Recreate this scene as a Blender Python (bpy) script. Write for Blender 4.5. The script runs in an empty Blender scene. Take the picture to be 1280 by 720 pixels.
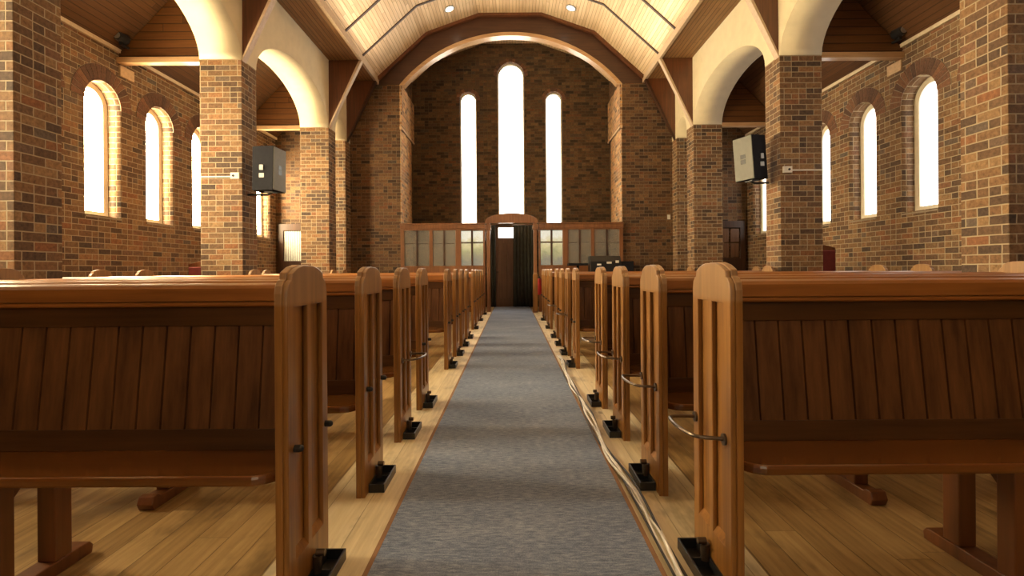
import bpy, bmesh, math, random
from mathutils import Vector, Matrix
random.seed(7)
SC = bpy.context.scene
COL = SC.collection
R = math.radians
EYE = 1.09

# ------------------------------------------------------------------ camera
cam_data = bpy.data.cameras.new('camera')
cam_data.sensor_width = 36.0
cam_data.lens = 639.0 / 1280.0 * 36.0
cam_data.shift_y = -22.0 / 1280.0
cam_data.shift_x = 0.0
cam_data.clip_start = 0.05
cam = bpy.data.objects.new('camera', cam_data)
COL.objects.link(cam)
cam.location = (0, 0, EYE)
cam.rotation_mode = 'QUATERNION'
cam.rotation_quaternion = (Matrix.Rotation(R(90), 3, 'X') @ Matrix.Rotation(R(-0.40), 3, 'Z')).to_quaternion()
SC.camera = cam

# ------------------------------------------------------------------ exposure, world
SC.view_settings.view_transform = 'Standard'
SC.view_settings.look = 'None'
SC.view_settings.exposure = 0.0
SC.view_settings.gamma = 1.0
SC.view_settings.use_curve_mapping = False
W = bpy.data.worlds.new('world')
SC.world = W
W.use_nodes = True
W.node_tree.nodes['Background'].inputs[0].default_value = (0.75, 0.85, 1.0, 1)
W.node_tree.nodes['Background'].inputs[1].default_value = 1.0

# strengths of the daylight in the obscured window glass and of the added fill (rgb, strength)
L_WIN = ((1.0, 0.79, 0.47), 80.0)
R_WIN = ((1.0, 0.93, 0.85), 4.4)
END_WIN = ((1.0, 0.90, 0.74), 10.0)
REAR_FILL = ((1.0, 0.78, 0.50), 2.4)  # unseen panes behind the camera, added as fill
VAULT_FILL_WATTS = 150.0  # added fill lights without a fixture

# ------------------------------------------------------------------ node helpers
def new_mat(name):
    m = bpy.data.materials.new(name)
    m.use_nodes = True
    nt = m.node_tree
    b = nt.nodes['Principled BSDF']
    return m, nt, b

class N:
    def __init__(s, nt): s.nt = nt
    def node(s, t, **kw):
        n = s.nt.nodes.new(t)
        for k, v in kw.items(): setattr(n, k, v)
        return n
    def link(s, a, b): s.nt.links.new(a, b)
    def put(s, sock, v):
        if isinstance(v, bpy.types.NodeSocket): s.nt.links.new(v, sock)
        else: sock.default_value = v
    def math(s, op, a, b=0.0, c=None):
        n = s.node('ShaderNodeMath', operation=op)
        s.put(n.inputs[0], a); s.put(n.inputs[1], b)
        if c is not None: s.put(n.inputs[2], c)
        return n.outputs[0]
    def xyz(s, x, y, z):
        n = s.node('ShaderNodeCombineXYZ')
        s.put(n.inputs[0], x); s.put(n.inputs[1], y); s.put(n.inputs[2], z)
        return n.outputs[0]
    def sep(s, v):
        n = s.node('ShaderNodeSeparateXYZ'); s.put(n.inputs[0], v)
        return n.outputs
    def noise(s, vec, scale=1.0, detail=3.0, rough=0.5):
        n = s.node('ShaderNodeTexNoise')
        s.put(n.inputs['Vector'], vec)
        n.inputs['Scale'].default_value = scale
        n.inputs['Detail'].default_value = detail
        n.inputs['Roughness'].default_value = rough
        return n.outputs['Fac']
    def white(s, vec):
        n = s.node('ShaderNodeTexWhiteNoise', noise_dimensions='3D')
        s.put(n.inputs['Vector'], vec)
        return n.outputs['Value']
    def ramp(s, fac, stops, mode='LINEAR'):
        n = s.node('ShaderNodeValToRGB')
        cr = n.color_ramp; cr.interpolation = mode
        while len(cr.elements) < len(stops): cr.elements.new(0.5)
        for e, (p, c) in zip(cr.elements, stops):
            e.position = p; e.color = (c[0], c[1], c[2], 1)
        s.put(n.inputs[0], fac)
        return n.outputs[0]
    def mix(s, fac, a, b, mode='MIX'):
        n = s.node('ShaderNodeMix', data_type='RGBA', blend_type=mode)
        s.put(n.inputs[0], fac)
        for sock, v in ((n.inputs[6], a), (n.inputs[7], b)):
            if isinstance(v, bpy.types.NodeSocket): s.link(v, sock)
            else: sock.default_value = (v[0], v[1], v[2], 1)
        return n.outputs[2]
    def smooth(s, v, lo, hi):
        n = s.node('ShaderNodeMapRange', interpolation_type='SMOOTHSTEP')
        s.put(n.inputs[0], v); n.inputs[1].default_value = lo; n.inputs[2].default_value = hi
        return n.outputs[0]
    def bump(s, h, strength, dist=0.01):
        n = s.node('ShaderNodeBump')
        n.inputs['Strength'].default_value = strength
        n.inputs['Distance'].default_value = dist
        s.put(n.inputs['Height'], h)
        return n.outputs[0]

def set_b(b, **kw):
    for k, v in kw.items():
        k = k.replace('_', ' ')
        if k in b.inputs:
            b.inputs[k].default_value = v if not isinstance(v, tuple) or len(v) == 4 else (*v, 1)

def mat_plain(name, col, rough=0.5, metal=0.0, var=0.12, scale=18.0, spec=0.5, bump=0.0):
    m, nt, b = new_mat(name); n = N(nt)
    p = n.node('ShaderNodeNewGeometry').outputs['Position']
    f = n.noise(p, scale, 4)
    lo = tuple(c * (1 - var) for c in col); hi = tuple(min(1, c * (1 + var)) for c in col)
    n.link(n.ramp(f, [(0.3, lo), (0.7, hi)]), b.inputs['Base Color'])
    b.inputs['Roughness'].default_value = rough
    b.inputs['Metallic'].default_value = metal
    b.inputs['Specular IOR Level'].default_value = spec
    if bump: n.link(n.bump(f, bump), b.inputs['Normal'])
    return m

def mat_wood(name, dark, light, axis='Z', rough=0.32, coat=0.0, grain=1.0, seed=0.0, spec=0.5, pale_top=None):
    """varnished timber, grain along the object's own axis"""
    m, nt, b = new_mat(name); n = N(nt)
    tc = n.node('ShaderNodeTexCoord').outputs['Object']
    oi = n.node('ShaderNodeObjectInfo').outputs['Random']
    x, y, z = n.sep(tc)[:3]
    st, sq = 1.2 * grain, 26.0 * grain
    sc = {'X': (st, sq, sq), 'Y': (sq, st, sq), 'Z': (sq, sq, st)}[axis]
    off = n.math('MULTIPLY', oi, 37.0)
    v = n.xyz(n.math('ADD', n.math('MULTIPLY', x, sc[0]), off), n.math('ADD', n.math('MULTIPLY', y, sc[1]), off),
              n.math('ADD', n.math('MULTIPLY', z, sc[2]), seed))
    g = n.noise(v, 1.0, 5, 0.62)
    blotch = n.noise(tc, 2.3, 2)
    g2 = n.math('ADD', n.math('MULTIPLY', g, 0.8), n.math('MULTIPLY', blotch, 0.3))
    wc = n.ramp(g2, [(0.32, dark), (0.75, light)])
    if pale_top:  # upper end of the upright mixes towards a paler tone
        wc = n.mix(n.math('MULTIPLY', n.smooth(z, 0.975, 0.992), 0.45), wc, n.ramp(g, [(0.3, tuple(c * .7 for c in pale_top)), (0.7, pale_top)]))
    n.link(wc, b.inputs['Base Color'])
    b.inputs['Roughness'].default_value = rough
    b.inputs['Specular IOR Level'].default_value = spec
    b.inputs['Coat Weight'].default_value = coat
    b.inputs['Coat Roughness'].default_value = 0.15
    n.link(n.bump(g, 0.12, 0.004), b.inputs['Normal'])
    return m

def mat_boards(name, cols, width, src='UV', u='x', rough=0.5, groove=0.06, gcol=0.35, length=3.0, knots=False, spec=0.4, coat=0.0, var=0.25):
    """tongue and groove boards; u runs across the boards"""
    m, nt, b = new_mat(name); n = N(nt)
    if src == 'UV':
        s = n.sep(n.node('ShaderNodeTexCoord').outputs['UV']); U, V = s[0], s[1]
    else:
        s = n.sep(n.node('ShaderNodeNewGeometry').outputs['Position'])
        U, V = {'x': (s[0], s[1]), 'y': (s[1], s[0]), 'z': (s[2], s[0])}[u]
    k = n.math('DIVIDE', U, width)
    i = n.math('FLOOR', k); f = n.math('FRACT', k)
    r0 = n.white(n.xyz(i, 3.1, 0.0))
    vv = n.math('ADD', n.math('DIVIDE', V, length), n.math('MULTIPLY', r0, 7.0))
    j = n.math('FLOOR', vv); fj = n.math('FRACT', vv)
    rnd = n.white(n.xyz(i, j, 1.7))
    gv = n.xyz(n.math('MULTIPLY', U, 45.0), n.math('ADD', n.math('MULTIPLY', V, 2.2), n.math('MULTIPLY', rnd, 50.0)), n.math('MULTIPLY', rnd, 20.0))
    g = n.noise(gv, 1.0, 5, 0.6)
    t = n.math('ADD', n.math('MULTIPLY', g, 0.75), n.math('MULTIPLY', rnd, var))
    col = n.ramp(t, [(0.25, cols[0]), (0.5, cols[1]), (0.8, cols[2])])
    if knots:
        big = n.noise(n.xyz(n.math('MULTIPLY', U, 3.5), n.math('MULTIPLY', V, 1.4), 0.0), 1.3, 4, 0.65)
        col = n.mix(n.math('MULTIPLY', n.smooth(big, 0.48, 0.70), 0.7), col, tuple(c * 0.5 for c in cols[0]))
        vor = n.node('ShaderNodeTexVoronoi'); n.link(n.xyz(n.math('MULTIPLY', U, 4.0), n.math('MULTIPLY', V, 1.6), 0.0), vor.inputs['Vector'])
        vor.inputs['Scale'].default_value = 1.0
        kn = n.smooth(vor.outputs['Distance'], 0.10, 0.03)
        col = n.mix(n.math('MULTIPLY', kn, 0.75), col, tuple(c * 0.25 for c in cols[0]))
    e = n.math('MINIMUM', f, n.math('SUBTRACT', 1.0, f))
    line = n.smooth(e, 0.0, groove)
    e2 = n.math('MULTIPLY', n.math('MINIMUM', fj, n.math('SUBTRACT', 1.0, fj)), length / width)
    line = n.math('MINIMUM', line, n.smooth(e2, 0.0, groove * 0.7))
    col = n.mix(line, tuple(c * gcol for c in cols[0]), col)
    n.link(col, b.inputs['Base Color'])
    b.inputs['Roughness'].default_value = rough
    b.inputs['Specular IOR Level'].default_value = spec
    b.inputs['Coat Weight'].default_value = coat
    h = n.math('ADD', line, n.math('MULTIPLY', g, 0.15))
    n.link(n.bump(h, 0.5, 0.006), b.inputs['Normal'])
    return m

def brick_cols(n, rnd, p):
    c = n.ramp(rnd, [(0.0, (0.072, 0.050, 0.040)), (0.18, (0.13, 0.080, 0.050)), (0.36, (0.20, 0.115, 0.062)), (0.5, (0.245, 0.145, 0.074)),
                     (0.64, (0.165, 0.102, 0.062)), (0.78, (0.30, 0.19, 0.10)), (0.9, (0.25, 0.115, 0.056)), (1.0, (0.125, 0.103, 0.086))])
    f = n.noise(p, 28.0, 4, 0.65)
    return n.mix(1.0, c, n.ramp(f, [(0.25, (0.55, 0.53, 0.5)), (0.75, (1.35, 1.3, 1.25))]), 'MULTIPLY'), f

def mat_brick(name, tint=(1, 1, 1)):
    m, nt, b = new_mat(name); n = N(nt)
    geo = n.node('ShaderNodeNewGeometry')
    p = geo.outputs['Position']
    px, py, pz = n.sep(p)[:3]
    nx = n.math('ABSOLUTE', n.sep(geo.outputs['True Normal'])[0])
    side = n.math('GREATER_THAN', nx, 0.5)
    u = n.math('ADD', n.math('MULTIPLY', side, py), n.math('MULTIPLY', n.math('SUBTRACT', 1.0, side), px))
    wob = n.math('MULTIPLY', n.math('SUBTRACT', n.noise(p, 9.0, 2), 0.5), 0.05)
    v = n.math('ADD', n.math('DIVIDE', pz, 0.086), wob)
    row = n.math('FLOOR', v); fv = n.math('FRACT', v)
    uu = n.math('ADD', n.math('ADD', n.math('DIVIDE', u, 0.235), n.math('MULTIPLY', n.math('MODULO', row, 2.0), 0.5)), wob)
    # every third course carries some headers
    colm = n.math('FLOOR', uu); fu = n.math('FRACT', uu)
    hdr = n.math('GREATER_THAN', n.white(n.xyz(colm, row, 9.0)), 0.78)
    half = n.math('MULTIPLY', n.math('GREATER_THAN', fu, 0.5), hdr)
    fu2 = n.math('ADD', n.math('MULTIPLY', hdr, n.math('FRACT', n.math('MULTIPLY', fu, 2.0))), n.math('MULTIPLY', n.math('SUBTRACT', 1.0, hdr), fu))
    rnd = n.white(n.xyz(n.math('ADD', colm, n.math('MULTIPLY', half, 0.5)), row, side))
    wid = n.math('ADD', n.math('MULTIPLY', hdr, -0.1175), 0.235)
    eu = n.math('MULTIPLY', n.math('MINIMUM', fu2, n.math('SUBTRACT', 1.0, fu2)), wid)
    ev = n.math('MULTIPLY', n.math('MINIMUM', fv, n.math('SUBTRACT', 1.0, fv)), 0.086)
    mask = n.smooth(n.math('MINIMUM', eu, ev), 0.0035, 0.0075)
    col, f = brick_cols(n, rnd, p)
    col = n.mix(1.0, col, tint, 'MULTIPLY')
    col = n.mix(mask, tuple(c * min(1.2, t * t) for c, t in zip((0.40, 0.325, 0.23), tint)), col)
    n.link(col, b.inputs['Base Color'])
    b.inputs['Roughness'].default_value = 0.8
    b.inputs['Specular IOR Level'].default_value = 0.3
    n.link(n.bump(n.math('ADD', mask, n.math('MULTIPLY', f, 0.3)), 0.6, 0.008), b.inputs['Normal'])
    return m

def mat_voussoir():
    m, nt, b = new_mat('voussoir_brick'); n = N(nt)
    geo = n.node('ShaderNodeNewGeometry')
    col, f = brick_cols(n, n.math('ADD', n.math('MULTIPLY', geo.outputs['Random Per Island'], 0.55), 0.1), geo.outputs['Position'])
    col = n.mix(1.0, col, (0.80, 0.62, 0.58), 'MULTIPLY')
    n.link(col, b.inputs['Base Color']); b.inputs['Roughness'].default_value = 0.8
    n.link(n.bump(f, 0.4, 0.006), b.inputs['Normal'])
    return m

def mat_emit(name, col, strength, cam_detail=None):
    m, nt, b = new_mat(name); n = N(nt)
    nt.nodes.remove(b)
    e = n.node('ShaderNodeEmission')
    if cam_detail:
        p = n.node('ShaderNodeNewGeometry').outputs['Position']
        n.link(cam_detail(n, p), e.inputs[0])
    else:
        e.inputs[0].default_value = (*col, 1)
    e.inputs[1].default_value = strength
    n.link(e.outputs[0], nt.nodes['Material Output'].inputs[0])
    return m

def mat_glass(name, tint, opacity, rough=0.1):
    m, nt, b = new_mat(name); n = N(nt)
    tr = n.node('ShaderNodeBsdfTransparent'); tr.inputs[0].default_value = (*tint, 1)
    b.inputs['Base Color'].default_value = (0.48, 0.46, 0.42, 1); b.inputs['Roughness'].default_value = rough  # pane reflections put into the grey base colour
    p = n.node('ShaderNodeNewGeometry').outputs['Position']
    n.link(n.bump(n.noise(p, 14.0, 2), 0.5, 0.02), b.inputs['Normal'])
    mx = n.node('ShaderNodeMixShader'); mx.inputs[0].default_value = opacity
    n.link(tr.outputs[0], mx.inputs[1]); n.link(b.outputs[0], mx.inputs[2])
    n.link(mx.outputs[0], nt.nodes['Material Output'].inputs[0])
    return m

def mat_carpet():
    m, nt, b = new_mat('blue_grey_carpet'); n = N(nt)
    p = n.node('ShaderNodeNewGeometry').outputs['Position']
    x, y, z = n.sep(p)[:3]
    a = n.noise(n.xyz(n.math('MULTIPLY', x, 22.0), n.math('MULTIPLY', y, 85.0), 0.0), 1.0, 3, 0.6)
    c = n.noise(p, 190.0, 3, 0.7)
    big = n.noise(n.xyz(n.math('MULTIPLY', x, 1.2), n.math('MULTIPLY', y, 2.2), 0.0), 1.0, 3, 0.6)
    t = n.math('ADD', n.math('ADD', n.math('MULTIPLY', a, 0.42), n.math('MULTIPLY', c, 0.38)), n.math('MULTIPLY', big, 0.22))
    n.link(n.ramp(t, [(0.34, (0.075, 0.100, 0.165)), (0.52, (0.205, 0.255, 0.375)), (0.68, (0.43, 0.50, 0.64))]), b.inputs['Base Color'])
    b.inputs['Roughness'].default_value = 0.95; b.inputs['Specular IOR Level'].default_value = 0.1
    n.link(n.bump(t, 0.7, 0.006), b.inputs['Normal'])
    return m

M = {}
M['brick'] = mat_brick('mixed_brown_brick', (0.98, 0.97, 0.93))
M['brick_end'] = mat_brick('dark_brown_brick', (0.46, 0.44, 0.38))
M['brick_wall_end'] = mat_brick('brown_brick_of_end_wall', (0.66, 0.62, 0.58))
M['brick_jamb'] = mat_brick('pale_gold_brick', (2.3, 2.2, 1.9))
M['voussoir'] = mat_voussoir()
M['mortar'] = mat_plain('mortar', (0.30, 0.24, 0.17), 0.9)
M['plaster'] = mat_plain('cream_plaster', (0.70, 0.61, 0.42), 0.8, var=0.05, scale=5)
M['wall_plate'] = mat_plain('pale_painted_timber', (0.62, 0.50, 0.36), 0.6, var=0.08)
M['floor'] = mat_boards('pine_floor_boards', ((0.20, 0.120, 0.045), (0.38, 0.25, 0.105), (0.56, 0.40, 0.19)), 0.13, 'POS', 'x', 0.36, 0.02, 0.6, 2.6, knots=True, spec=0.45)
M['edge_board'] = mat_boards('pale_worn_boards', ((0.50, 0.41, 0.25), (0.70, 0.60, 0.40), (0.84, 0.75, 0.55)), 0.17, 'POS', 'x', 0.45, 0.015, 0.7, 3.4, knots=True)
M['vault'] = mat_boards('pale_pine_ceiling_boards', ((0.50, 0.34, 0.19), (0.64, 0.47, 0.28), (0.76, 0.60, 0.39)), 0.085, 'UV', 'x', 0.55, 0.10, 0.5, 3.0, var=0.35)
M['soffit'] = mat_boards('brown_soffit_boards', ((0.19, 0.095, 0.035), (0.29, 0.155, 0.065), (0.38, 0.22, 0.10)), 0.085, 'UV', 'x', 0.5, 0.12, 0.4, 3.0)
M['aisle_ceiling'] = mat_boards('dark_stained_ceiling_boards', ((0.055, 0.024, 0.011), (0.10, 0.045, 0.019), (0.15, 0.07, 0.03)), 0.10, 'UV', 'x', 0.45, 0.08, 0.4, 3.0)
M['truss_board'] = mat_boards('orange_brown_boards', ((0.065, 0.024, 0.007), (0.115, 0.045, 0.014), (0.16, 0.068, 0.020)), 0.13, 'POS', 'z', 0.4, 0.10, 0.3, 6.0)
M['fascia'] = mat_wood('red_brown_panelling', (0.036, 0.014, 0.008), (0.080, 0.032, 0.016), 'X', 0.35, 0.1)
M['brace'] = mat_wood('red_brown_brace', (0.075, 0.025, 0.010), (0.17, 0.060, 0.022), 'Z', 0.35, 0.2)
M['rib'] = mat_plain('dark_rib', (0.045, 0.02, 0.01), 0.5)
M['brace_edge'] = mat_plain('pale_brace_edge', (0.55, 0.42, 0.29), 0.45, var=0.1)
M['arch_rim'] = mat_wood('golden_arch_trim', (0.38, 0.21, 0.10), (0.58, 0.38, 0.20), 'X', 0.3, 0.2)
M['pew_z'] = mat_wood('varnished_oak_upright', (0.13, 0.052, 0.014), (0.40, 0.185, 0.042), 'Z', 0.33, 0.2, pale_top=(0.46, 0.30, 0.17))
M['pew_top'] = mat_wood('varnished_oak_rail', (0.19, 0.066, 0.012), (0.40, 0.155, 0.034), 'X', 0.36, 0.15)
M['pew_back'] = mat_wood('dark_oak_plank', (0.050, 0.020, 0.008), (0.18, 0.078, 0.028), 'Z', 0.45, 0.03, spec=0.22)
M['pew_rail'] = mat_wood('dark_oak_rail', (0.042, 0.018, 0.006), (0.11, 0.046, 0.014), 'X', 0.40, 0.05, spec=0.25)
M['pew_seat'] = mat_wood('polished_oak_seat', (0.085, 0.028, 0.006), (0.21, 0.075, 0.015), 'X', 0.24, 0.4)
M['pew_leg'] = mat_wood('red_oak_leg', (0.10, 0.032, 0.009), (0.20, 0.070, 0.020), 'Z', 0.38, 0.1)
M['iron'] = mat_plain('worn_brown_metal', (0.13, 0.095, 0.07), 0.3, 0.8)
M['black'] = mat_plain('black_enamel', (0.012, 0.012, 0.014), 0.35)
M['black_matt'] = mat_plain('matt_black', (0.016, 0.016, 0.020), 0.85, spec=0.08)
M['grey_panel'] = mat_plain('pale_grey_speaker_front', (0.19, 0.19, 0.165), 0.6, var=0.06)
M['grey_metal'] = mat_plain('grey_metal', (0.30, 0.30, 0.28), 0.4, 0.4)
M['white'] = mat_plain('white_plastic', (0.72, 0.70, 0.64), 0.5, var=0.04)
M['frame'] = mat_plain('cream_window_frame', (0.72, 0.66, 0.52), 0.5, var=0.05)
M['carpet'] = mat_carpet()
M['binding'] = mat_plain('brown_carpet_binding', (0.26, 0.14, 0.07), 0.8)
M['screen_wood'] = mat_wood('red_brown_screen_timber', (0.12, 0.045, 0.018), (0.27, 0.115, 0.045), 'Z', 0.35, 0.2)
M['door_wood'] = mat_wood('brown_door_timber', (0.10, 0.045, 0.022), (0.20, 0.10, 0.05), 'Z', 0.4)
M['dark_door'] = mat_wood('near_black_door_timber', (0.03, 0.015, 0.009), (0.08, 0.035, 0.02), 'Z', 0.4)
M['curtain'] = mat_plain('dark_green_grey_curtain', (0.035, 0.036, 0.030), 0.9, var=0.2, scale=8)
M['screen_glass'] = mat_glass('grey_reflection_glass', (0.92, 0.93, 0.92), 0.28)
M['maroon'] = mat_plain('maroon_upholstery', (0.16, 0.022, 0.022), 0.8)
M['red'] = mat_plain('red_enamel', (0.42, 0.02, 0.02), 0.35)
M['stone'] = mat_plain('orange_padstone', (0.62, 0.43, 0.26), 0.8)
M['blind'] = mat_plain('pale_striped_paper', (0.62, 0.66, 0.62), 0.7)
M['cable_white'] = mat_plain('silvery_cable', (0.80, 0.78, 0.74), 0.35)
M['cable_black'] = mat_plain('black_cable', (0.02, 0.018, 0.016), 0.45)
M['glow_l'] = mat_emit('sunlit_obscured_glass', *L_WIN)
M['glow_r'] = mat_emit('shaded_obscured_glass', *R_WIN)
M['glow_end'] = mat_emit('bright_obscured_glass', *END_WIN)
M['glow_rear'] = mat_emit('rear_fill_pane', *REAR_FILL)
M['lamp_glow'] = mat_emit('downlight_lens', (1.0, 0.88, 0.65), 6.0)
def garden(n, p):
    z = n.sep(p)[2]
    f = n.noise(p, 7.0, 4)
    t = n.math('ADD', n.math('MULTIPLY', n.math('SUBTRACT', z, 1.25), 0.85), n.math('MULTIPLY', n.math('SUBTRACT', f, 0.5), 0.5))
    return n.ramp(t, [(0.12, (0.20, 0.20, 0.16)), (0.32, (0.40, 0.38, 0.18)), (0.55, (0.80, 0.70, 0.36)), (0.75, (1.0, 0.95, 0.8))])
M['garden'] = mat_emit('garden_through_glass', (1, 1, 1), 1.5, garden)

# ------------------------------------------------------------------ mesh helpers
class MB:
    def __init__(s): s.bm = bmesh.new(); s.uv = None
    def box(s, x0, x1, y0, y1, z0, z1):
        x0, x1 = min(x0, x1), max(x0, x1)
        v = [s.bm.verts.new(p) for p in ((x0,y0,z0),(x1,y0,z0),(x1,y1,z0),(x0,y1,z0),(x0,y0,z1),(x1,y0,z1),(x1,y1,z1),(x0,y1,z1))]
        for f in ((3,2,1,0),(4,5,6,7),(0,1,5,4),(1,2,6,5),(2,3,7,6),(3,0,4,7)):
            s.bm.faces.new([v[i] for i in f])
        return s
    def prism(s, pts, axis, a, b):
        """pts in the plane across axis: X -> (y,z), Y -> (x,z), Z -> (x,y)"""
        def P(p, t):
            return {'X': (t, p[0], p[1]), 'Y': (p[0], t, p[1]), 'Z': (p[0], p[1], t)}[axis]
        A = [s.bm.verts.new(P(p, a)) for p in pts]; B = [s.bm.verts.new(P(p, b)) for p in pts]
        n = len(pts)
        s.bm.faces.new(A[::-1]); s.bm.faces.new(B)
        for i in range(n):
            j = (i + 1) % n
            s.bm.faces.new((A[i], A[j], B[j], B[i]))
        return s
    def cyl(s, c, r, h, axis='Z', seg=20, r2=None):
        m = {'Z': Matrix.Identity(4), 'X': Matrix.Rotation(R(90), 4, 'Y'), 'Y': Matrix.Rotation(R(90), 4, 'X')}[axis]
        bmesh.ops.create_cone(s.bm, cap_ends=True, segments=seg, radius1=r, radius2=r if r2 is None else r2, depth=h, matrix=Matrix.Translation(c) @ m)
        return s
    def sphere(s, c, r, sc=(1, 1, 1)):
        bmesh.ops.create_uvsphere(s.bm, u_segments=14, v_segments=8, radius=r, matrix=Matrix.Translation(c) @ Matrix.Diagonal((*sc, 1)))
        return s
    def tube(s, pts, r, seg=8, closed=False):
        pts = [Vector(p) for p in pts]; rings = []; n = len(pts)
        up = Vector((0, 0, 1))
        for i, p in enumerate(pts):
            a = pts[max(i - 1, 0)]; b = pts[min(i + 1, n - 1)]
            t = (b - a).normalized()
            q = t.cross(up)
            if q.length < 1e-3: q = t.cross(Vector((0, 1, 0)))
            q.normalize(); w = q.cross(t)
            rings.append([s.bm.verts.new(p + r * (math.cos(k * 2 * math.pi / seg) * q + math.sin(k * 2 * math.pi / seg) * w)) for k in range(seg)])
        for i in range(n - 1):
            for k in range(seg):
                l = (k + 1) % seg
                s.bm.faces.new((rings[i][k], rings[i][l], rings[i + 1][l], rings[i + 1][k]))
        s.bm.faces.new(rings[0][::-1]); s.bm.faces.new(rings[-1])
        return s
    def quad_uv(s, pts, uvs):
        if s.uv is None: s.uv = s.bm.loops.layers.uv.new('UVMap')
        f = s.bm.faces.new([s.bm.verts.new(p) for p in pts])
        for l, q in zip(f.loops, uvs): l[s.uv].uv = q
        return s
    def build(s, name, mat, parent=None, bevel=0.0, smooth=False, solid=0.0, fix=True):
        if fix: bmesh.ops.recalc_face_normals(s.bm, faces=s.bm.faces)
        me = bpy.data.meshes.new(name); s.bm.to_mesh(me); s.bm.free()
        me.materials.append(mat)
        if smooth:
            for p in me.polygons: p.use_smooth = True
        o = bpy.data.objects.new(name, me); COL.objects.link(o)
        if parent is not None: o.parent = parent
        if solid:
            md = o.modifiers.new('thickness', 'SOLIDIFY'); md.thickness = solid; md.offset = 1
        if bevel:
            md = o.modifiers.new('soft_edges', 'BEVEL'); md.width = bevel; md.segments = 2; md.limit_method = 'ANGLE'; md.angle_limit = R(40)
        return o

def shape(outer, holes, thick, axis, at):
    """flat outline with holes, extruded; returns an MB. at = start coordinate along the axis"""
    cu = bpy.data.curves.new('tmp', 'CURVE'); cu.dimensions = '2D'; cu.fill_mode = 'BOTH'; cu.extrude = thick / 2
    for pts in [outer] + holes:
        sp = cu.splines.new('POLY'); sp.points.add(len(pts) - 1)
        for q, p in zip(sp.points, pts): q.co = (p[0], p[1], 0, 1)
        sp.use_cyclic_u = True
    ob = bpy.data.objects.new('tmp', cu)
    me = bpy.data.meshes.new_from_object(ob)
    mb = MB(); mb.bm.from_mesh(me)
    c = at + thick / 2
    for v in mb.bm.verts:
        u, w, t = v.co
        v.co = {'X': (c + t, u, w), 'Y': (u, c + t, w), 'Z': (u, w, c + t)}[axis]
    bmesh.ops.remove_doubles(mb.bm, verts=mb.bm.verts, dist=1e-5)
    bpy.data.objects.remove(ob); bpy.data.curves.remove(cu); bpy.data.meshes.remove(me)
    return mb

def arch_pts(c, half, z0, z1, n=14, rise=None):
    """closed outline of a round-headed opening, centre c, sill z0, crown z1"""
    rise = half if rise is None else rise
    sp = z1 - rise
    pts = [(c - half, z0), (c + half, z0)]
    for i in range(n + 1):
        a = math.pi * i / n
        pts.append((c + half * math.cos(a), sp + rise * math.sin(a)))
    return pts

def rect(a, b, c, d): return [(a, c), (b, c), (b, d), (a, d)]

def empty(name, loc=(0, 0, 0)):
    o = bpy.data.objects.new(name, None); o.location = loc; o.empty_display_size = 0.2
    COL.objects.link(o); return o
def tag(o, label=None, cat=None, group=None, kind=None):
    if label: o['label'] = label
    if cat: o['category'] = cat
    if group: o['group'] = group
    if kind: o['kind'] = kind
    return o
def struct(o): o['kind'] = 'structure'; return o
def shift(mb, dx, dy, dz):
    bmesh.ops.translate(mb.bm, verts=mb.bm.verts, vec=(dx, dy, dz)); return mb

# ------------------------------------------------------------------ dimensions
XN, XO, XW = 4.28, 4.95, 6.27          # arcade inner face, outer face, aisle wall
Y0, YE, YF = -4.2, 13.6, 15.3          # wall behind the camera, arch wall, far wall
ZC = 4.485                              # top of the brick columns
ZS = 6.07                              # soffit
VP = [(3.52, 6.21), (2.22, 7.39), (0.83, 7.88), (-0.83, 7.88), (-2.22, 7.39), (-3.52, 6.21)]
COLY = [4.40, 8.13, 11.99]
CD = 0.47
WIN = [7.86 + 1.27 * k for k in range(-4, 5)]

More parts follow.
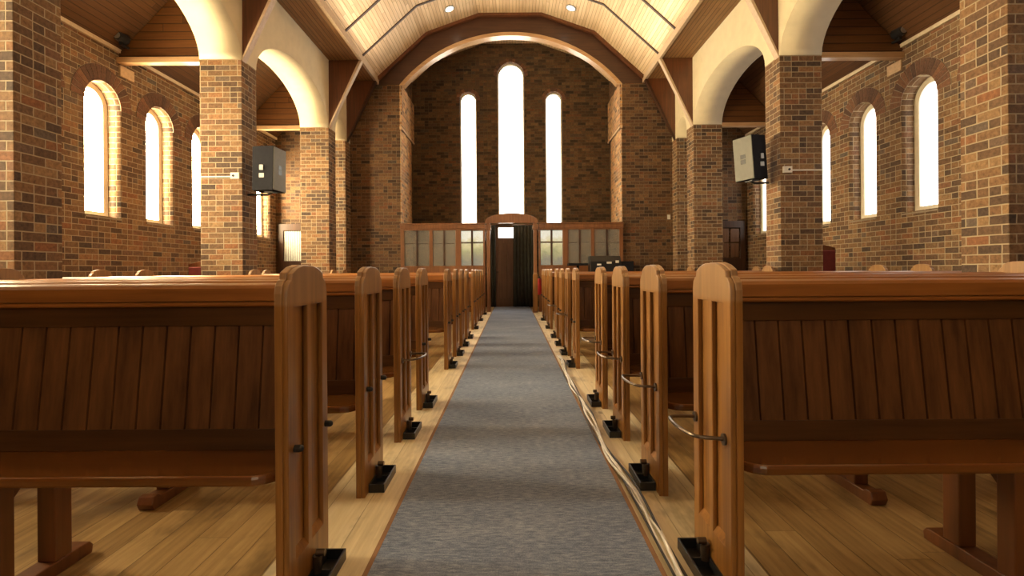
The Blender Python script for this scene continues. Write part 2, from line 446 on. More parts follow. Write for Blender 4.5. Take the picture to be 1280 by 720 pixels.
# ------------------------------------------------------------------ structure
struct(MB().box(-XW - .3, XW + .3, Y0 - .3, YF + .3, -0.2, 0).build('floor', M['floor']))
wn = 0
for sx, side, glow in ((-1, 'left', M['glow_l']), (1, 'right', M['glow_r'])):
    holes = [arch_pts(y, 0.35, 1.97, 4.04) for y in WIN]
    a0 = XW if sx > 0 else -XW - .3
    struct(shape(rect(Y0, YE + .02, 0, 4.66), holes, 0.3, 'X', a0).build('wall_' + side, M['brick']))
    for y in WIN:
        wn += 1
        gx = sx * (XW + 0.26)
        pane = shape(arch_pts(y, 0.36, 1.96, 4.05), [], 0.01, 'X', gx - 0.005).build('window_%d' % wn, glow)
        struct(pane)
        fr = shape(arch_pts(y, 0.35, 1.97, 4.04), [arch_pts(y, 0.255, 2.055, 3.945)], 0.05, 'X', min(gx - sx * 0.055, gx - sx * 0.005)).build('window_frame', M['frame'], pane, 0.004)
        MB().prism([(sx * (XW + .21), 1.99), (sx * (XW - 0.012), 1.955), (sx * (XW - 0.012), 1.93), (sx * (XW + .21), 1.93)], 'Y', y - .35, y + .35).build('window_sill', M['mortar'], pane)
        # soldier-brick arch ring, standing slightly proud of the wall
        ring = MB(); nb = 17
        for i in range(nb):
            t0, t1 = math.pi * (i + .06) / nb, math.pi * (i + .94) / nb
            zc = 4.04 - .35
            pts = [(y + r * math.cos(t), zc + r * math.sin(t)) for r, t in ((.352, t0), (.352, (t0+t1)/2), (.352, t1), (.585, t1), (.585, (t0+t1)/2), (.585, t0))]
            ring.prism(pts, 'X', sx * (XW + .02), sx * (XW - .012))
        ring.build('brick_arch', M['voussoir'], pane)
        mo = MB(); zc = 4.04 - .35
        pts = [(y + .352 * math.cos(math.pi * i / 20), zc + .352 * math.sin(math.pi * i / 20)) for i in range(21)]
        pts += [(y + .59 * math.cos(math.pi * i / 20), zc + .59 * math.sin(math.pi * i / 20)) for i in range(20, -1, -1)]
        mo.prism(pts, 'X', sx * (XW + .02), sx * (XW - .006)); mo.build('arch_mortar', M['mortar'], pane)
    # arcade wall: plaster above the columns with arches
    piers = [4.40 - 3.795 * 2, 4.40 - 3.795] + COLY + [13.2]
    out = [(Y0, ZS + .02), (Y0, ZC)]
    prev = Y0
    spans = []
    for i, py in enumerate(piers):
        s0 = piers[i - 1] + CD if i else None
        if s0 is None:
            out += [(py, ZC)]
        else:
            c, hf = (s0 + py) / 2, (py - s0) / 2
            rise = 0.82 if hf > 1 else 0.42
            zz = ZC if hf > 1 else ZC
            for k in range(25):
                a = math.pi - math.pi * k / 24
                out.append((c + hf * math.cos(a), zz + rise * math.sin(a)))
    out += [(YE, ZC), (YE, ZS + .02)]
    a0 = XN if sx > 0 else -XO
    struct(shape(out, [], XO - XN, 'X', a0).build('wall_arcade_' + side, M['plaster']))
    for k, py in enumerate(piers[:2]):
        struct(MB().box(sx * XN, sx * XO, py, py + CD, 0, ZC).build('wall_pier_%s_%d' % (side, k + 1), M['brick']))
    # aisle ceiling
    c = MB()
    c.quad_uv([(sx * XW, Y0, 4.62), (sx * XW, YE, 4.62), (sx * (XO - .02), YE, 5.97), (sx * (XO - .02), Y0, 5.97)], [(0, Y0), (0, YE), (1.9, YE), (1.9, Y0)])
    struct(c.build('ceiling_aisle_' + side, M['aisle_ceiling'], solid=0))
    struct(MB().box(sx * XW, sx * (XW - .05), Y0, YE, 4.60, 4.66).build('trim_wall_plate_' + side, M['wall_plate']))
    # flat soffit and its lip
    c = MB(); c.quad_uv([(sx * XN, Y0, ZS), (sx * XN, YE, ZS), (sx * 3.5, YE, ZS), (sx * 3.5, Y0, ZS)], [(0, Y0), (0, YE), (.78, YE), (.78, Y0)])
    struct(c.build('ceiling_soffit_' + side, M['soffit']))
    struct(MB().prism([(sx * 3.50, ZS - .02), (sx * 3.56, ZS - .02), (sx * 3.56, 6.24), (sx * 3.50, 6.20)], 'Y', Y0, YE).build('trim_cove_' + side, M['brace_edge']))
# nave vault
v = MB(); u = 0
for a, b in zip(VP[:-1], VP[1:]):
    L = math.hypot(a[0] - b[0], a[1] - b[1])
    v.quad_uv([(a[0], Y0, a[1]), (b[0], Y0, b[1]), (b[0], YF, b[1]), (a[0], YF, a[1])], [(u, Y0), (u + L, Y0), (u + L, YF), (u, YF)]); u += L
struct(v.build('ceiling', M['vault']))
# transverse cover strips on the vault
def vault_strip(y0, y1, thick, lift=0.0):
    inner = [(x * (1 - thick / 7.0), z - thick) for x, z in VP]
    o = [(x, z - lift) for x, z in VP]
    return MB().prism(o + inner[::-1], 'Y', y0, y1)
ny = 12.12
kk = 0
while ny > -1:
    kk += 1
    struct(vault_strip(ny - .03, ny + .03, .022).build('trim_rib_%d' % kk, M['rib'])); ny -= 1.25
struct(vault_strip(YE - .14, YE - .04, .07).build('trim_vault_end', M['brace']))

# arch wall: wooden fascia above, brick below
RA, CA = 3.83, 3.57
def arc(r, zmin, n=30, rev=False):
    a0 = math.asin((zmin - CA) / r)
    p = [(r * math.cos(a0 + (math.pi - 2 * a0) * i / n), CA + r * math.sin(a0 + (math.pi - 2 * a0) * i / n)) for i in range(n + 1)]
    return p[::-1] if rev else p
fz = 6.05
out = [(4.3, fz), (4.3, 8.1), (-4.3, 8.1), (-4.3, fz)] + arc(RA, fz, rev=True)
struct(shape(out, [], 0.16, 'Y', YE - .02).build('wall_arch_fascia', M['fascia']))
o_ = arc(RA + .01, fz - .03); i_ = arc(RA - .085, fz - .03, rev=True)
struct(MB().prism(o_ + i_, 'Y', YE - .06, YE + .2).build('trim_arch', M['arch_rim']))
for sx, side in ((-1, 'left'), (1, 'right')):
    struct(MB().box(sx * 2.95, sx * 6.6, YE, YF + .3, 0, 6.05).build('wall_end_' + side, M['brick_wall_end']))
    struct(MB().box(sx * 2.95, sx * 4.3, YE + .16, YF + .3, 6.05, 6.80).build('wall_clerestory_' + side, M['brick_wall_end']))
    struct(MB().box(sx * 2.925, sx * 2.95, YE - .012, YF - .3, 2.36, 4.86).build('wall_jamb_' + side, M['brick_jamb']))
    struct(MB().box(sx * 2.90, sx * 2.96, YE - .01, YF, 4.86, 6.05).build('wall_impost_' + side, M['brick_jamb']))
    struct(MB().prism([(sx * 2.96, 4.86), (sx * 2.90, 4.86), (sx * 2.88, 4.90), (sx * 2.90, 4.93), (sx * 2.96, 4.93)], 'Y', YE - .03, YF).build('trim_impost_' + side, M['stone']))
# far wall with three lancets, two low windows and a doorway
lan = [(0.0, 0.40, 2.70, 7.31), (-1.28, 0.25, 2.46, 6.43), (1.28, 0.25, 2.46, 6.43)]
holes = [arch_pts(*l) for l in lan] + [rect(s * 1.2 - .38, s * 1.2 + .38, 1.2, 2.34) for s in (-1, 1)] + [rect(-.5, .5, -.1, 2.45)]
holes[-1] = rect(-.5, .5, .0005, 2.45)
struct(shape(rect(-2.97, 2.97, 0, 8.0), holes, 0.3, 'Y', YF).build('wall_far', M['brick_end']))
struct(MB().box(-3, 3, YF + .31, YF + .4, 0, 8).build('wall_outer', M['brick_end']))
for l in lan:
    wn += 1
    c, hf, z0, z1 = l
    pane = struct(shape(arch_pts(c, hf - .002, z0, z1), [], 0.01, 'Y', YF + .18).build('window_%d' % wn, M['glow_end']))
    shape(arch_pts(c, hf - .001, z0, z1), [arch_pts(c, hf - .035, z0 + .035, z1 - .035)], 0.05, 'Y', YF + .12).build('window_frame', M['frame'], pane)
    ring = MB(); nb = max(9, int(math.pi * (hf + .05) / .09)); zc = z1 - hf
    for rr in ((hf + .005, hf + .115),):
        for i in range(nb):
            t0, t1 = math.pi * (i + .06) / nb, math.pi * (i + .94) / nb
            ring.prism([(c + r * math.cos(t), zc + r * math.sin(t)) for r, t in ((rr[0], t0), (rr[0], t1), (rr[1], t1), (rr[1], t0))], 'Y', YF - .02, YF + .02)
    ring.build('brick_arch', M['voussoir'], pane)
for s in (-1, 1):
    wn += 1
    pane = struct(MB().box(s * 1.2 - .38, s * 1.2 + .38, YF + .18, YF + .19, 1.2, 2.34).build('window_%d' % wn, M['garden']))
    f = shape(rect(s * 1.2 - .38, s * 1.2 + .38, 1.2, 2.34), [rect(s*1.2 - .33, s*1.2 - .03, 1.25, 1.92), rect(s*1.2 - .33, s*1.2 - .03, 1.96, 2.29), rect(s*1.2 + .03, s*1.2 + .33, 1.25, 1.92), rect(s*1.2 + .03, s*1.2 + .33, 1.96, 2.29)], .05, 'Y', YF + .12)
    f.build('window_frame', M['dark_door'], pane)
# door in the far wall
d = struct(shape(rect(-.5, .5, 0.0, 2.45), [rect(-.40, .40, 2.07, 2.38)], .05, 'Y', YF + .1).build('door_1', M['door_wood']))
MB().box(-.41, .41, YF + .115, YF + .125, 2.06, 2.39).build('door_glass', M['glow_end'], d)
pn = MB()
for a in (-.42, -.14, .14): pn.box(a + .02, a + .26, YF + .085, YF + .1, .25, 1.9)
pn.build('door_panel', M['door_wood'], d, .006)
MB().sphere((-.43, YF + .06, 1.05), .03).build('door_knob', M['iron'], d)
# wall behind the camera, with unseen glowing panes added as warm frontal fill
lanb = [(0.0, 0.75, 2.0, 6.9), (-1.9, 0.5, 2.0, 6.0), (1.9, 0.5, 2.0, 6.0)]
struct(shape(rect(-XW - .3, XW + .3, 0, 8.1), [arch_pts(*l) for l in lanb], 0.3, 'Y', Y0 - .3).build('wall_rear', M['brick']))
for l in lanb:
    wn += 1
    struct(shape(arch_pts(*l), [], 0.01, 'Y', Y0 - .22).build('window_%d' % wn, M['glow_rear']))  # added fill pane, out of view
# aisle end doors
for sx, glazed in ((-1, True), (1, False)):
    mat = M['dark_door']
    d = struct(shape(rect(sx * 5.78 - .42, sx * 5.78 + .42, 0, 2.36), [rect(sx * 5.78 - .27, sx * 5.78 + .27, 1.38, 2.18)], .06, 'Y', YE - .07).build('door_%d' % (2 if glazed else 3), mat, bevel=.006))
    if glazed:
        bl = MB()
        for k in range(9): bl.box(sx * 5.78 - .27 + .06 * k + .004, sx * 5.78 - .27 + .06 * k + .052, YE - .035, YE - .03, 1.38, 2.18)
        bl.build('door_blind', M['blind'], d)
    else:
        pn = MB()
        for a in (-.25, .02):
            for b in (1.40, 1.80): pn.box(5.78 + a, 5.78 + a + .23, YE - .045, YE - .03, b, b + .36)
        pn.build('door_panel', M['door_wood'], d, .008)
    MB().cyl((sx * 5.78 - sx * .34, YE - .09, 1.05), .02, .06, 'Y').build('door_handle', M['iron'], d)

# ------------------------------------------------------------------ added vault fill: long upward-facing area lights below each soffit lip, no fixture
for sx in (-1, 1):
    ld = bpy.data.lights.new('vault_fill', 'AREA'); ld.shape = 'RECTANGLE'; ld.size = 15.5; ld.size_y = 0.10
    ld.energy = VAULT_FILL_WATTS; ld.color = (1.0, 0.82, 0.60); ld.spread = R(150)
    lo = bpy.data.objects.new('vault_fill', ld); COL.objects.link(lo)
    lo.location = (sx * 3.20, 4.4, 5.85)
    d_ = Vector((-sx * 0.6, 0, 1.0)).normalized()
    zax = -d_; xax = Vector((0, 1, 0)); yax = zax.cross(xax)
    lo.rotation_mode = 'QUATERNION'; lo.rotation_quaternion = Matrix((xax, yax, zax)).transposed().to_quaternion()

# ------------------------------------------------------------------ columns, braces, tie beams
place = ['nearest the camera', 'carrying the loudspeaker', 'farthest along']
ordn = ['nearest the camera, cut by the frame', 'second from the camera', 'third from the camera']
for sx, side in ((-1, 'left'), (1, 'right')):
    for i, cy in enumerate(COLY):
        o = MB().box(-(XO - XN) / 2, (XO - XN) / 2, 0, CD, 0, ZC).build('brick_column', M['brick'], bevel=.006)
        o.location = (sx * (XN + XO) / 2, cy, 0)
        lab = ['square brown brick column at the %s edge of the picture',
               'square brick column on the %s with the loudspeaker and white conduit on it',
               'square brick column on the %s beyond the loudspeaker column'][i] % side
        tag(o, lab, 'column', 'brick arcade columns')
    o = MB().box(-.30, .30, 0, YE - 13.2, 0, ZC).build('brick_pilaster', M['brick'], bevel=.006)
    o.location = (sx * (XN + .30), 13.2, 0)
    tag(o, 'narrow brick pilaster on the %s where the arcade meets the end wall' % side, 'pilaster')
    for i, cy in enumerate([y + .02 for y in COLY] + [13.3]):
        # knee brace: solid timber gusset from column top to the soffit lip
        th = .13
        prof = [(0, 0), (0, ZS - 4.46), (-sx * .78, ZS - 4.46)]
        b = empty('knee_brace', (sx * XN, cy, 4.46))
        MB().prism([(0, .04), (0, ZS - 4.46 - .01), (-sx * .70, ZS - 4.46 - .01), (-sx * .72, ZS - 4.50)], 'Y', .015, th - .015).build('gusset', M['brace'], b)
        MB().prism([(0, 0), (0, .07), (-sx * .71, ZS - 4.46 - .02), (-sx * .78, ZS - 4.46 - .02)], 'Y', 0, th).build('edge_board', M['brace_edge'] if i < 3 else M['fascia'], b, .006)
        lab = ['timber knee brace rising from the %s column nearest the camera', 'timber knee brace above the %s loudspeaker column',
               'timber knee brace above the far %s arcade column', 'timber knee brace against the end wall at %s'][i] % side
        tag(b, lab, 'brace', 'knee braces under the nave roof')
    for i, cy in enumerate(COLY):
        b = empty('tie_beam', (0, cy, 0))
        MB().box(sx * XO, sx * (XW + .02), 0.0, .14, 4.44, 4.53).build('beam', M['arch_rim'], b, .006)
        MB().prism([(sx * XO, 4.54), (sx * (XW - .02), 4.54), (sx * (XW - .02), 4.60), (sx * XO, 5.95)], 'Y', .03, .10).build('boarding', M['truss_board'], b)
        lab = 'boarded timber tie beam across the %s aisle ' % side + ['at the column nearest the camera', 'beside the loudspeaker column', 'beside the far column'][i]
        tag(b, lab, 'beam', 'tie beams across the aisles')
        o = MB().box(0, sx * .04, 0, .30, 0, .17).build('padstone', M['stone'], bevel=.004); o.location = (sx * (XW - .03), cy + .05, 4.25)
        tag(o, 'pale stone block under the end of the %s aisle beam ' % side + ['near the camera', 'past the first windows', 'far along the wall'][i], 'padstone')
        if i == 1:
            s = empty('spotlight', (sx * 6.10, cy - .12, 4.78))
            MB().cyl((0, 0, 0), .085, .17, 'Y', 20, .065).build('lamp_housing', M['black'], s, smooth=False)
            MB().cyl((0, -.088, 0), .05, .01, 'Y').build('lens', M['grey_metal'], s)
            MB().box(-.02, .02, .0, .16, -.12, -.09).box(-.02, .02, -.02, .02, -.12, -.06).build('bracket', M['black'], s)
            tag(s, 'small black spotlight high beside the %s aisle wall above the beam' % side, 'spotlight')

# ------------------------------------------------------------------ pews
def mirror(mb, s):
    if s < 0:
        bmesh.ops.scale(mb.bm, vec=(-1, 1, 1), verts=mb.bm.verts)
    return mb
END = [(0.0, 0), (0.0, 1.02), (.006, 1.045), (.022, 1.062), (.036, 1.066), (.040, 1.088), (.085, 1.106), (.13, 1.114), (.22, 1.114), (.265, 1.106), (.31, 1.088),
       (.314, 1.066), (.328, 1.062), (.344, 1.045), (.35, 1.02), (.35, 0)]
def end_panel(x0, s, root, face, lift=0.0):
    """face = -1: recessed panels towards lower x, +1: towards higher x"""
    T = .042
    core = MB().prism([(y, z + (lift if z > .5 else 0)) for y, z in END], 'X', x0 + (.017 if face < 0 else 0), x0 + T - (.017 if face > 0 else 0))
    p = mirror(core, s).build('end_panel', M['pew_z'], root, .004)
    ov = shape([(y * .986 + .0025, z + (lift - .003 if z > .5 else 0)) for y, z in END], [rect(.055, .158, .15, .975), rect(.192, .295, .15, .975)], .0175, 'X', x0 - .0005 if face < 0 else x0 + T - .017)
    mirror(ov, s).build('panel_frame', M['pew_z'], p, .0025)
    # bottom bevel blocks inside each recess
    bb = MB()
    for a, b in ((.055, .158), (.192, .295)):
        xa = x0 + .001 if face < 0 else x0 + T - .001
        xb = x0 + .018 if face < 0 else x0 + T - .018
        bb.bm.faces.new([bb.bm.verts.new(q) for q in ((xa, a, .15), (xa, b, .15), (xb, b, .175), (xb, a, .175))])
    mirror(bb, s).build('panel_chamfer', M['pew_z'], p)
    return p

def make_pew(s, L, name='pew'):
    root = empty(name)
    end_panel(0, s, root, -1)
    end_panel(L - .042, s, root, 1, .022)
    xa, xb = .042, L - .042
    # seat with rounded front corners
    rr = .075
    out = [(xa, .285), (xa, .02 + rr)]
    for i in range(1, 7):
        t = math.pi / 2 * i / 6
        out.append((xa + rr * (1 - math.cos(t)) + 0, .02 + rr - rr * math.sin(t) - .018 * (i / 6)))
    o2 = [(L - x, y) for x, y in out][::-1]
    mirror(MB().prism(out + o2, 'Z', .408, .442), s).build('seat', M['pew_seat'], root, .010)
    # back rails
    cap = [(.275, 1.000), (.275, 1.048), (.283, 1.060), (.30, 1.066), (.345, 1.066), (.357, 1.058), (.36, 1.048), (.36, 1.030), (.345, 1.018), (.345, 1.0)]
    cap = [(a, b - .018) for a, b in cap]
    tr = mirror(MB().prism(cap, 'X', xa, xb), s).build('top_rail', M['pew_top'], root, .004)
    mirror(MB().prism([(.286, .962), (.280, .968), (.280, .978), (.288, .982), (.34, .982), (.34, .962)], 'X', xa, xb), s).build('moulding', M['pew_top'], tr, .002)
    mirror(MB().prism([(.298, .890), (.300, .965), (.33, .965), (.328, .890)], 'X', xa, xb), s).build('upper_board', M['pew_rail'], root, .002)
    mirror(MB().prism([(.248, .442), (.258, .515), (.288, .515), (.278, .442)], 'X', xa, xb), s).build('lower_board', M['pew_rail'], root, .002)
    pl = MB(); w = .0905; x = xa; k = 0
    while x < xb - .01:
        x1 = min(x + w, xb)
        jit = .0008 * ((k * 7) % 3)
        y0, y1, z0, z1 = .262 + jit, .306 + jit, .512, .908
        pl.prism([(x + .0042, .0), (x1 - .0042, .0), (x1 - .0030, .003), (x1 - .0022, .010), (x1 - .0002, .011), (x1 - .0002, .016), (x + .0002, .016), (x + .0002, .011), (x + .0022, .010), (x + .0030, .003)], 'Z', 0, 1)
        x = x1; k += 1
    for vv in pl.bm.verts:
        t = vv.co.z
        vv.co.y += .262 + (.306 - .262) * t
        vv.co.z = .512 + (.893 - .512) * t
    bk = mirror(pl, s).build('plank_back', M['pew_back'], root)
    # legs and sled feet
    n = max(2, int((L - .5) // 1.35) + 0)
    xs = [.94 + (L - .94 - .6) * i / n for i in range(n + 1)] if L > 4 else [.94, 1.9, 2.85]
    for lx in xs:
        mirror(MB().box(lx, lx + .065, .012, .078, .05, .41), s).build('leg', M['pew_leg'], root, .004)
        mirror(MB().box(lx, lx + .065, .225, .298, .05, .41), s).build('leg', M['pew_leg'], root, .004)
        ft = [(-.10, 0), (-.115, .03), (-.10, .062), (-.07, .066), (-.05, .052), (.0, .05), (.33, .05), (.375, .048), (.39, .03), (.385, 0)]
        mirror(MB().prism(ft, 'X', lx - .004, lx + .069), s).build('foot', M['pew_leg'], root, .004)
        mirror(MB().prism([(.078, .41), (.16, .41), (.078, .33)], 'X', lx + .015, lx + .05), s).build('bracket', M['pew_leg'], root)
    return root

def drip_tray(s, root):
    t = MB()
    t.box(-.075, -.002, .07, .31, .0, .008)
    for a in ((-.078, -.070, .066, .314), (-.008, -.0015, .066, .314)): t.box(a[0], a[1], a[2], a[3], 0, .045)
    t.box(-.078, -.0015, .062, .070, 0, .045); t.box(-.078, -.0015, .310, .318, 0, .045); t.box(-.078, -.0015, .186, .194, 0, .04)
    mirror(t, s).build('drip_tray', M['black'], root, .002)
    k = MB().cyl((-.018, .19, .06), .016, .06).cyl((-.03, .19, .10), .012, .03, 'X')
    mirror(k, s).build('tray_bracket', M['iron'], root)
def ring_holder(s, root, z=.515):
    ctrl = [(0, .05), (-.03, .052), (-.075, .055), (-.10, .075), (-.118, .13), (-.125, .19), (-.122, .25), (-.112, .285), (-.095, .305), (-.05, .318), (0, .322)]
    P = []
    for i in range(len(ctrl) - 1):
        p0, p1, p2, p3 = (Vector(ctrl[max(i-1,0)]), Vector(ctrl[i]), Vector(ctrl[i+1]), Vector(ctrl[min(i+2, len(ctrl)-1)]))
        for k in range(4):
            t = k / 4
            q = .5 * ((2*p1) + (-p0+p2)*t + (2*p0-5*p1+4*p2-p3)*t*t + (-p0+3*p1-3*p2+p3)*t**3)
            P.append((q.x, q.y, z + .01 * math.sin(math.pi * (i + t) / 10)))
    P.append((0, .322, z))
    mb = MB().tube(P, .0068)
    mb.cyl((-.004, .05, z), .020, .008, 'X').cyl((-.004, .322, z), .020, .008, 'X')
    mirror(mb, s).build('umbrella_ring', M['iron'], root, smooth=False)
def knobs(s, root, z=.515):
    for y in (.05, .322):
        mb = MB().cyl((-.006, y, z), .012, .026, 'X').sphere((-.018, y, z), .012)
        mirror(mb, s).build('knob', M['black'], root)

def copy_tree(o, parent=None):
    c = o.copy(); COL.objects.link(c)
    if parent is not None: c.parent = parent
    for ch in list(o.children): copy_tree(ch, c)
    return c

rows = [1.635, 2.445, 3.235, 3.985, 5.62, 6.45, 7.25, 8.08, 9.40, 10.17, 10.94, 11.71, 12.50]
where = ['nearest the camera', 'second from the camera', 'third from the camera', 'fourth, last before the first gap',
         'fifth, first beyond the first gap', 'sixth, second beyond the first gap', 'seventh, third beyond the first gap', 'eighth, last before the far gap',
         'ninth, first beyond the far gap', 'tenth, second of the far block', 'eleventh, third of the far block', 'twelfth, fourth of the far block', 'thirteenth, up by the glazed screen']
XA = .71
protos = {}
for s, side in ((-1, 'left'), (1, 'right')):
    for i, y in enumerate(rows):
        if side == 'right' and i == 12: continue
        short = any(y - .12 < cy + CD and y + .42 > cy for cy in COLY)
        Lp = 3.46 if short else 4.64
        key = (s, short)
        if key not in protos:
            protos[key] = make_pew(s, Lp); o = protos[key]
            fresh = True
            base_children = list(o.children)
        else:
            o = copy_tree(protos[key]) if False else None
            src = protos[key]
            o = src.copy(); COL.objects.link(o)
            for ch in list(src.children):
                if ch.name.split('.')[0] in ('drip_tray', 'tray_bracket', 'umbrella_ring', 'knob'): continue
                copy_tree(ch, o)
        o.location = (s * (.712 if s < 0 else (.715 if i == 0 else .70)), y + ((.04 if s > 0 else -.02) if i == 0 else 0), 0)
        tag(o, 'varnished wooden pew %s of the aisle, %s' % (side, where[i]), 'pew', 'pews %s of the blue carpet' % side)
        if i < 8 or i % 2 == 0: drip_tray(s, o)
        if (side == 'right' and i in (0, 1, 2, 3, 5, 7)) or (side == 'left' and i in (2,)): ring_holder(s, o)
        else: knobs(s, o)

# ------------------------------------------------------------------ carpet, edge boards, cables
cp = MB().box(-.522, .522, -3.8, YF - .02, 0, .010).build('carpet_runner', M['carpet'])
tag(cp, 'long blue-grey carpet runner down the middle of the aisle', 'carpet')
MB().box(-.54, -.522, -3.8, YF - .02, 0, .011).box(.522, .54, -3.8, YF - .02, 0, .011).build('binding', M['binding'], cp)
for sx, side in ((-1, 'left'), (1, 'right')):
    struct(MB().box(sx * .542, sx * .90, -3.8, YE - .3, 0, .004).build('trim_aisle_board_' + side, M['edge_board']))
random.seed(11)
cab = empty('cable_bundle', (0, 0, 0))
specs = [('white_cable', M['cable_white'], .0082, .010, 1.9), ('white_cable', M['cable_white'], .0072, -.008, 2.7), ('black_cable', M['cable_black'], .0062, .022, 2.2),
         ('white_cable', M['cable_white'], .0064, .0, 3.4), ('black_cable', M['cable_black'], .0055, -.016, 1.5)]
for nm, mt, r, off, fr in specs:
    P = []; y = 1.25; ph = random.uniform(0, 6)
    while y < 6.4:
        base = .562 + .014 * math.sin(y * 1.1) + .010 * math.sin(y * 3.3 + .6)
        P.append((base + off + .010 * math.sin(y * fr * 2.6 + ph), y, .012 + r + .006 * (1 + math.sin(y * fr * 1.7 + ph))))
        y += .06
    MB().tube(P, r, 6).build(nm, mt, cab, smooth=True)
tag(cab, 'tangled white and black cables along the right edge of the carpet', 'cables')

# ------------------------------------------------------------------ loudspeakers, conduits
def speaker(sx, yc, zc, yaw, tilt, label, depth):
    reach = .50 if sx > 0 else .53
    root = empty('loudspeaker', (sx * 3.805, yc, zc))
    root.rotation_euler = (0, 0, 0)
    # local: front face normal -X, width along +Y, depth along +X
    W_, H_, D_ = .40, .70, depth
    MB().prism([(0.012, 0), (D_, .05), (D_, W_ - .05), (0.012, W_)], 'Z', -H_ / 2, H_ / 2).build('cabinet', M['black_matt'], root, .008)
    g = MB().box(0, .014, .008, W_ - .008, -H_ / 2 + .01, H_ / 2 - .01).build('front_panel', M['grey_panel'], root, .005)
    MB().box(-.004, .004, .15, .25, .0, .065).box(-.004, .004, .15, .25, -.085, -.015).build('horn', M['black'], g)
    MB().box(.18, .24, -.012 + .02, .03, -.03, .05).box(.17, .25, .02, .034, -.15, -.08).build('connector_plate', M['grey_metal'], root, .002)
    MB().tube([(.12, .2, -H_ / 2 - .01), (.20, .2, -H_ / 2 - .05), (reach, .2, -H_ / 2 - .05)], .018).box(.08, .22, .12, .28, -H_ / 2 - .02, -H_ / 2).build('wall_bracket', M['black'], root)
    if sx > 0:
        root.rotation_euler = (0, -tilt, yaw)
    else:
        root.scale = (1, 1, 1)
        for ch in [c for c in bpy.data.objects if c.parent is not None and (c.parent == root or c.parent.parent == root)]:
            me = ch.data
            for v in me.vertices: v.co.x = -v.co.x
            me.flip_normals()
        root.rotation_euler = (0, tilt, -yaw)
    tag(root, label, 'loudspeaker')
    return root
speaker(1, 8.05, 2.86, R(20.5), R(5), 'grey-fronted loudspeaker on the right-hand brick column, tilted down', .34)
sp = speaker(-1, 8.05, 2.735, R(3), R(1), 'black loudspeaker with grey front on the left-hand brick column', .38)
sp.location.x = -3.742
for sx, side, z in ((-1, 'left', 2.62), (1, 'right', 2.66)):
    o = empty('cable_conduit', (sx * XN, COLY[1] - .02, z))
    MB().box(sx * .03, sx * .17, -.02, .02, -.05, .05).build('junction_box', M['white'], o, .004)
    MB().box(sx * .17, sx * .665, -.0, .02, -.018, .0).build('conduit', M['white'], o)
    MB().cyl((sx * .12, -.025, 0), .018, .01, 'Y').build('gland', M['black'], o)
    tag(o, 'white conduit and junction box across the front of the %s loudspeaker column' % side, 'conduit')
o = MB().box(-.04, .04, -.012, 0, -.06, .06).build('light_switch', M['white'], bevel=.003); o.location = (4.18, YE, 2.48)
tag(o, 'small white switch on the dark end wall at right', 'switch')

# ------------------------------------------------------------------ glazed screen and doorway
for sx, side in ((-1, 'left'), (1, 'right')):
    root = empty('glazed_screen', (sx * 1.76, YE - .08, 0))
    def X(a, b): return (sx * a - sx * 1.76, sx * b - sx * 1.76)
    bays = [(2.84, 2.18), (2.09, 1.49), (1.34, .755)]
    out = rect(*sorted(X(2.94, .705)), 0, 2.20)
    holes = [rect(*sorted(X(a, b)), 1.22, 2.16) for a, b in bays]
    shape(out, holes, .06, 'Y', -.03).build('frame', M['screen_wood'], root, .006)
    MB().box(*X(2.95, .705), -.05, .05, 2.20, 2.31).box(*X(2.95, .705), -.075, .075, 2.31, 2.345).build('cornice', M['screen_wood'], root, .008)
    pn = MB()
    for a, b in bays: pn.box(*X(a - .05, b + .05), -.042, -.03, .2, 1.05)
    pn.build('lower_panel', M['screen_wood'], root, .008)
    for a, b in bays:
        g = MB().box(*X(a, b), -.004, .004, 1.22, 2.16).build('glass', M['screen_glass'], root)
        c = (a + b) / 2
        bar = MB().box(*X(c + .022, c - .022), -.02, .02, 1.22, 2.16)
        for e, f_ in ((a, c + .02), (c - .02, b)):
            bar.box(*X(e, f_), -.006, .006, 1.81, 1.822)
        bar.build('glazing_bar', M['dark_door'], g)
    tag(root, 'red-brown timber screen with three glazed bays %s of the doorway' % side, 'screen', 'screens under the arch')
root = empty('doorway_surround', (0, YE - .08, 0))
for sx in (-1, 1):
    MB().box(sx * .57, sx * .66, -.06, .06, 0, 2.36).build('post', M['screen_wood'], root, .006)
    MB().box(sx * .55, sx * .70, -.08, .08, 2.16, 2.30).build('capital', M['screen_wood'], root, .01)
n_ = 16
pe = [(-.70, 2.34), (.70, 2.34)] + [(.70 * math.cos(math.pi * i / n_), 2.38 + .22 * math.sin(math.pi * i / n_)) for i in range(n_ + 1)]
MB().prism(pe, 'Y', -.06, .06).build('pediment', M['screen_wood'], root, .006)
tag(root, 'timber door surround with a curved head in the middle of the screen', 'door surround')
def curtain(xa, xb, y, z0, z1, label, folds):
    root = empty('curtain', ((xa + xb) / 2, y, 0))
    mb = MB(); nx, rows_ = folds * 10, 6; g = []
    for j in range(rows_ + 1):
        t = j / rows_; line = []
        for i in range(nx + 1):
            u = i / nx
            x = (xa + (xb - xa) * u) - (xa + xb) / 2
            line.append(mb.bm.verts.new((x * (1 - .06 * t), (.022 + .02 * (1 - t)) * math.sin(u * folds * 2 * math.pi + .6 * math.sin(3 * t)), z0 + (z1 - z0) * t)))
        g.append(line)
    for j in range(rows_):
        for i in range(nx): mb.bm.faces.new((g[j][i], g[j][i+1], g[j+1][i+1], g[j+1][i]))
    mb.build('drape', M['curtain'], root, smooth=True, solid=.006)
    MB().cyl((0, 0, z1 + .01), .012, xb - xa + .04, 'X', 10).build('rail', M['iron'], root)
    tag(root, label, 'curtain')
curtain(.03, .64, 14.9, .03, 2.40, 'dark grey-green curtain drawn across the right of the doorway', 6)
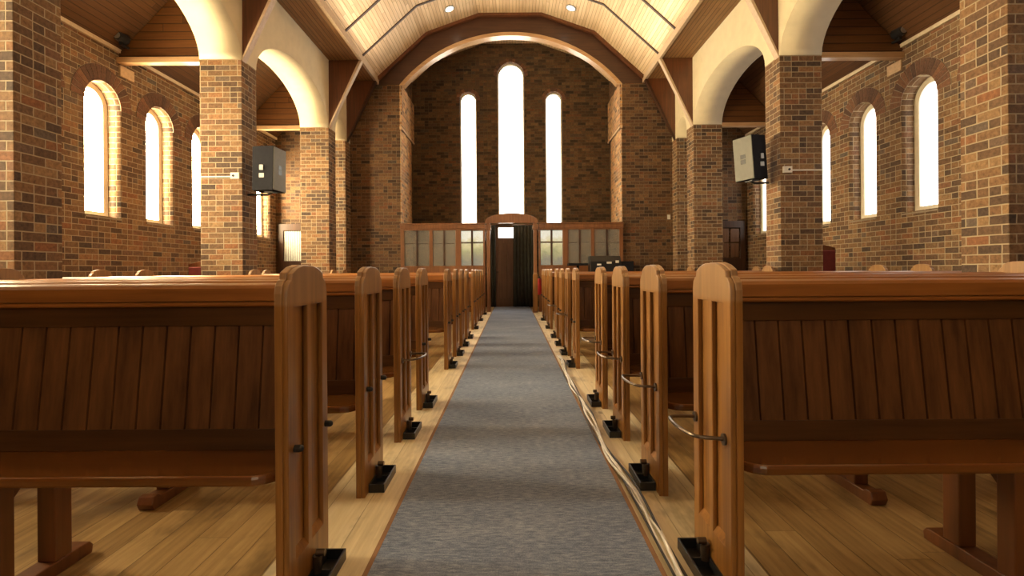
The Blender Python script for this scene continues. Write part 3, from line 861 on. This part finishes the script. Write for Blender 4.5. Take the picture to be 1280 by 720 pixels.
curtain(-.64, -.47, 14.9, .03, 2.40, 'narrow dark curtain gathered at the left of the doorway', 2)

# ------------------------------------------------------------------ small far things
r = empty('fire_extinguisher', (.715, 13.38, 0.45))
MB().cyl((0, 0, .2), .055, .40, 'Z', 20).sphere((0, 0, .40), .055, (1, 1, .6)).build('cylinder', M['red'], r, smooth=False)
MB().cyl((0, 0, .45), .015, .05).box(-.01, .01, -.07, .03, .465, .485).build('valve', M['black'], r)
MB().tube([(0, -.03, .45), (.05, -.06, .40), (.06, -.06, .2), (.058, -.05, .1)], .008).build('hose', M['black'], r)
MB().box(-.02, .02, .04, .108, .1, .3).build('bracket', M['black'], r)
tag(r, 'red fire extinguisher beside the right post of the doorway', 'fire extinguisher')
r = empty('wooden_stand', (.60, 13.22, 0))
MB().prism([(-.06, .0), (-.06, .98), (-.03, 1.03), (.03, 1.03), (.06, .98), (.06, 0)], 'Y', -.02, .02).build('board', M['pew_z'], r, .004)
MB().box(-.055, .055, -.10, .10, 0, .03).build('base', M['pew_leg'], r, .004)
tag(r, 'slim wooden post stand at the right side of the doorway', 'stand')
r = empty('sound_desk', (2.42, 12.95, 0))
MB().box(-.50, .50, -.22, .22, .78, .82).build('table_top', M['black_matt'], r, .004)
for a in (-.46, .46):
    for b in (-.19, .19): MB().box(a - .02, a + .02, b - .02, b + .02, 0, .78).build('leg', M['black'], r)
eq = MB().prism([(-.22, .82), (-.22, 1.30), (-.12, 1.44), (.2, 1.44), (.2, .82)], 'X', -.46, .30).build('mixer_case', M['black'], r, .01)
MB().box(-.30, -.20, -.235, -.22, 1.20, 1.24).box(-.06, .06, -.235, -.22, 1.24, 1.29).box(.16, .24, -.235, -.22, 1.26, 1.32).build('label_plate', M['white'], eq)
MB().box(.30, .62, -.2, .2, 1.05, 1.30).build('side_unit', M['black_matt'], r, .008)
MB().box(-1.0, -.52, -.18, .2, 1.20, 1.26).box(-.78, -.72, 0, .04, 0, 1.2).build('keyboard_stand', M['black_matt'], r)
tag(r, 'black sound mixing desk with white tags in front of the right screen', 'sound desk')
for sx, side, h in ((-1, 'left', 1.24), (1, 'right', 1.46)):
    r = empty('high_backed_chair', (sx * 5.62, 9.0, 0))
    MB().box(-.17, .17, .14, .19, .45, h - .05).build('backrest', M['maroon'], r, .015)
    MB().prism([(-.20, .45), (-.20, h), (0, h + .05), (.20, h), (.20, .45)], 'Y', .19, .22).build('back_frame', M['pew_leg'], r, .006)
    MB().box(-.21, .21, -.22, .2, .38, .45).build('seat', M['maroon'], r, .02)
    for a in (-.18, .18):
        for b in (-.19, .19): MB().box(a - .02, a + .02, b - .02, b + .02, 0, .38).build('leg', M['pew_leg'], r)
    tag(r, 'maroon padded high-backed chair in the %s aisle beside the loudspeaker column' % side, 'chair')
# recessed lamps in the vault
for sx, side in ((-1, 'left'), (1, 'right')):
    x = 1.52; t = (2.22 - x) / (2.22 - .83); z = 7.39 + t * .49
    r = empty('downlight', (sx * x, 12.75, z - .005)); r.rotation_euler = (0, sx * math.atan2(.49, 1.39), 0)
    MB().cyl((0, 0, 0), .14, .03, 'Z', 28, .12).build('trim_ring', M['grey_metal'], r)
    MB().cyl((0, 0, -.018), .10, .01, 'Z', 28).build('lens', M['lamp_glow'], r)
    tag(r, 'round recessed ceiling lamp on the %s slope of the vault' % side, 'ceiling lamp')
bpy.context.view_layer.update()
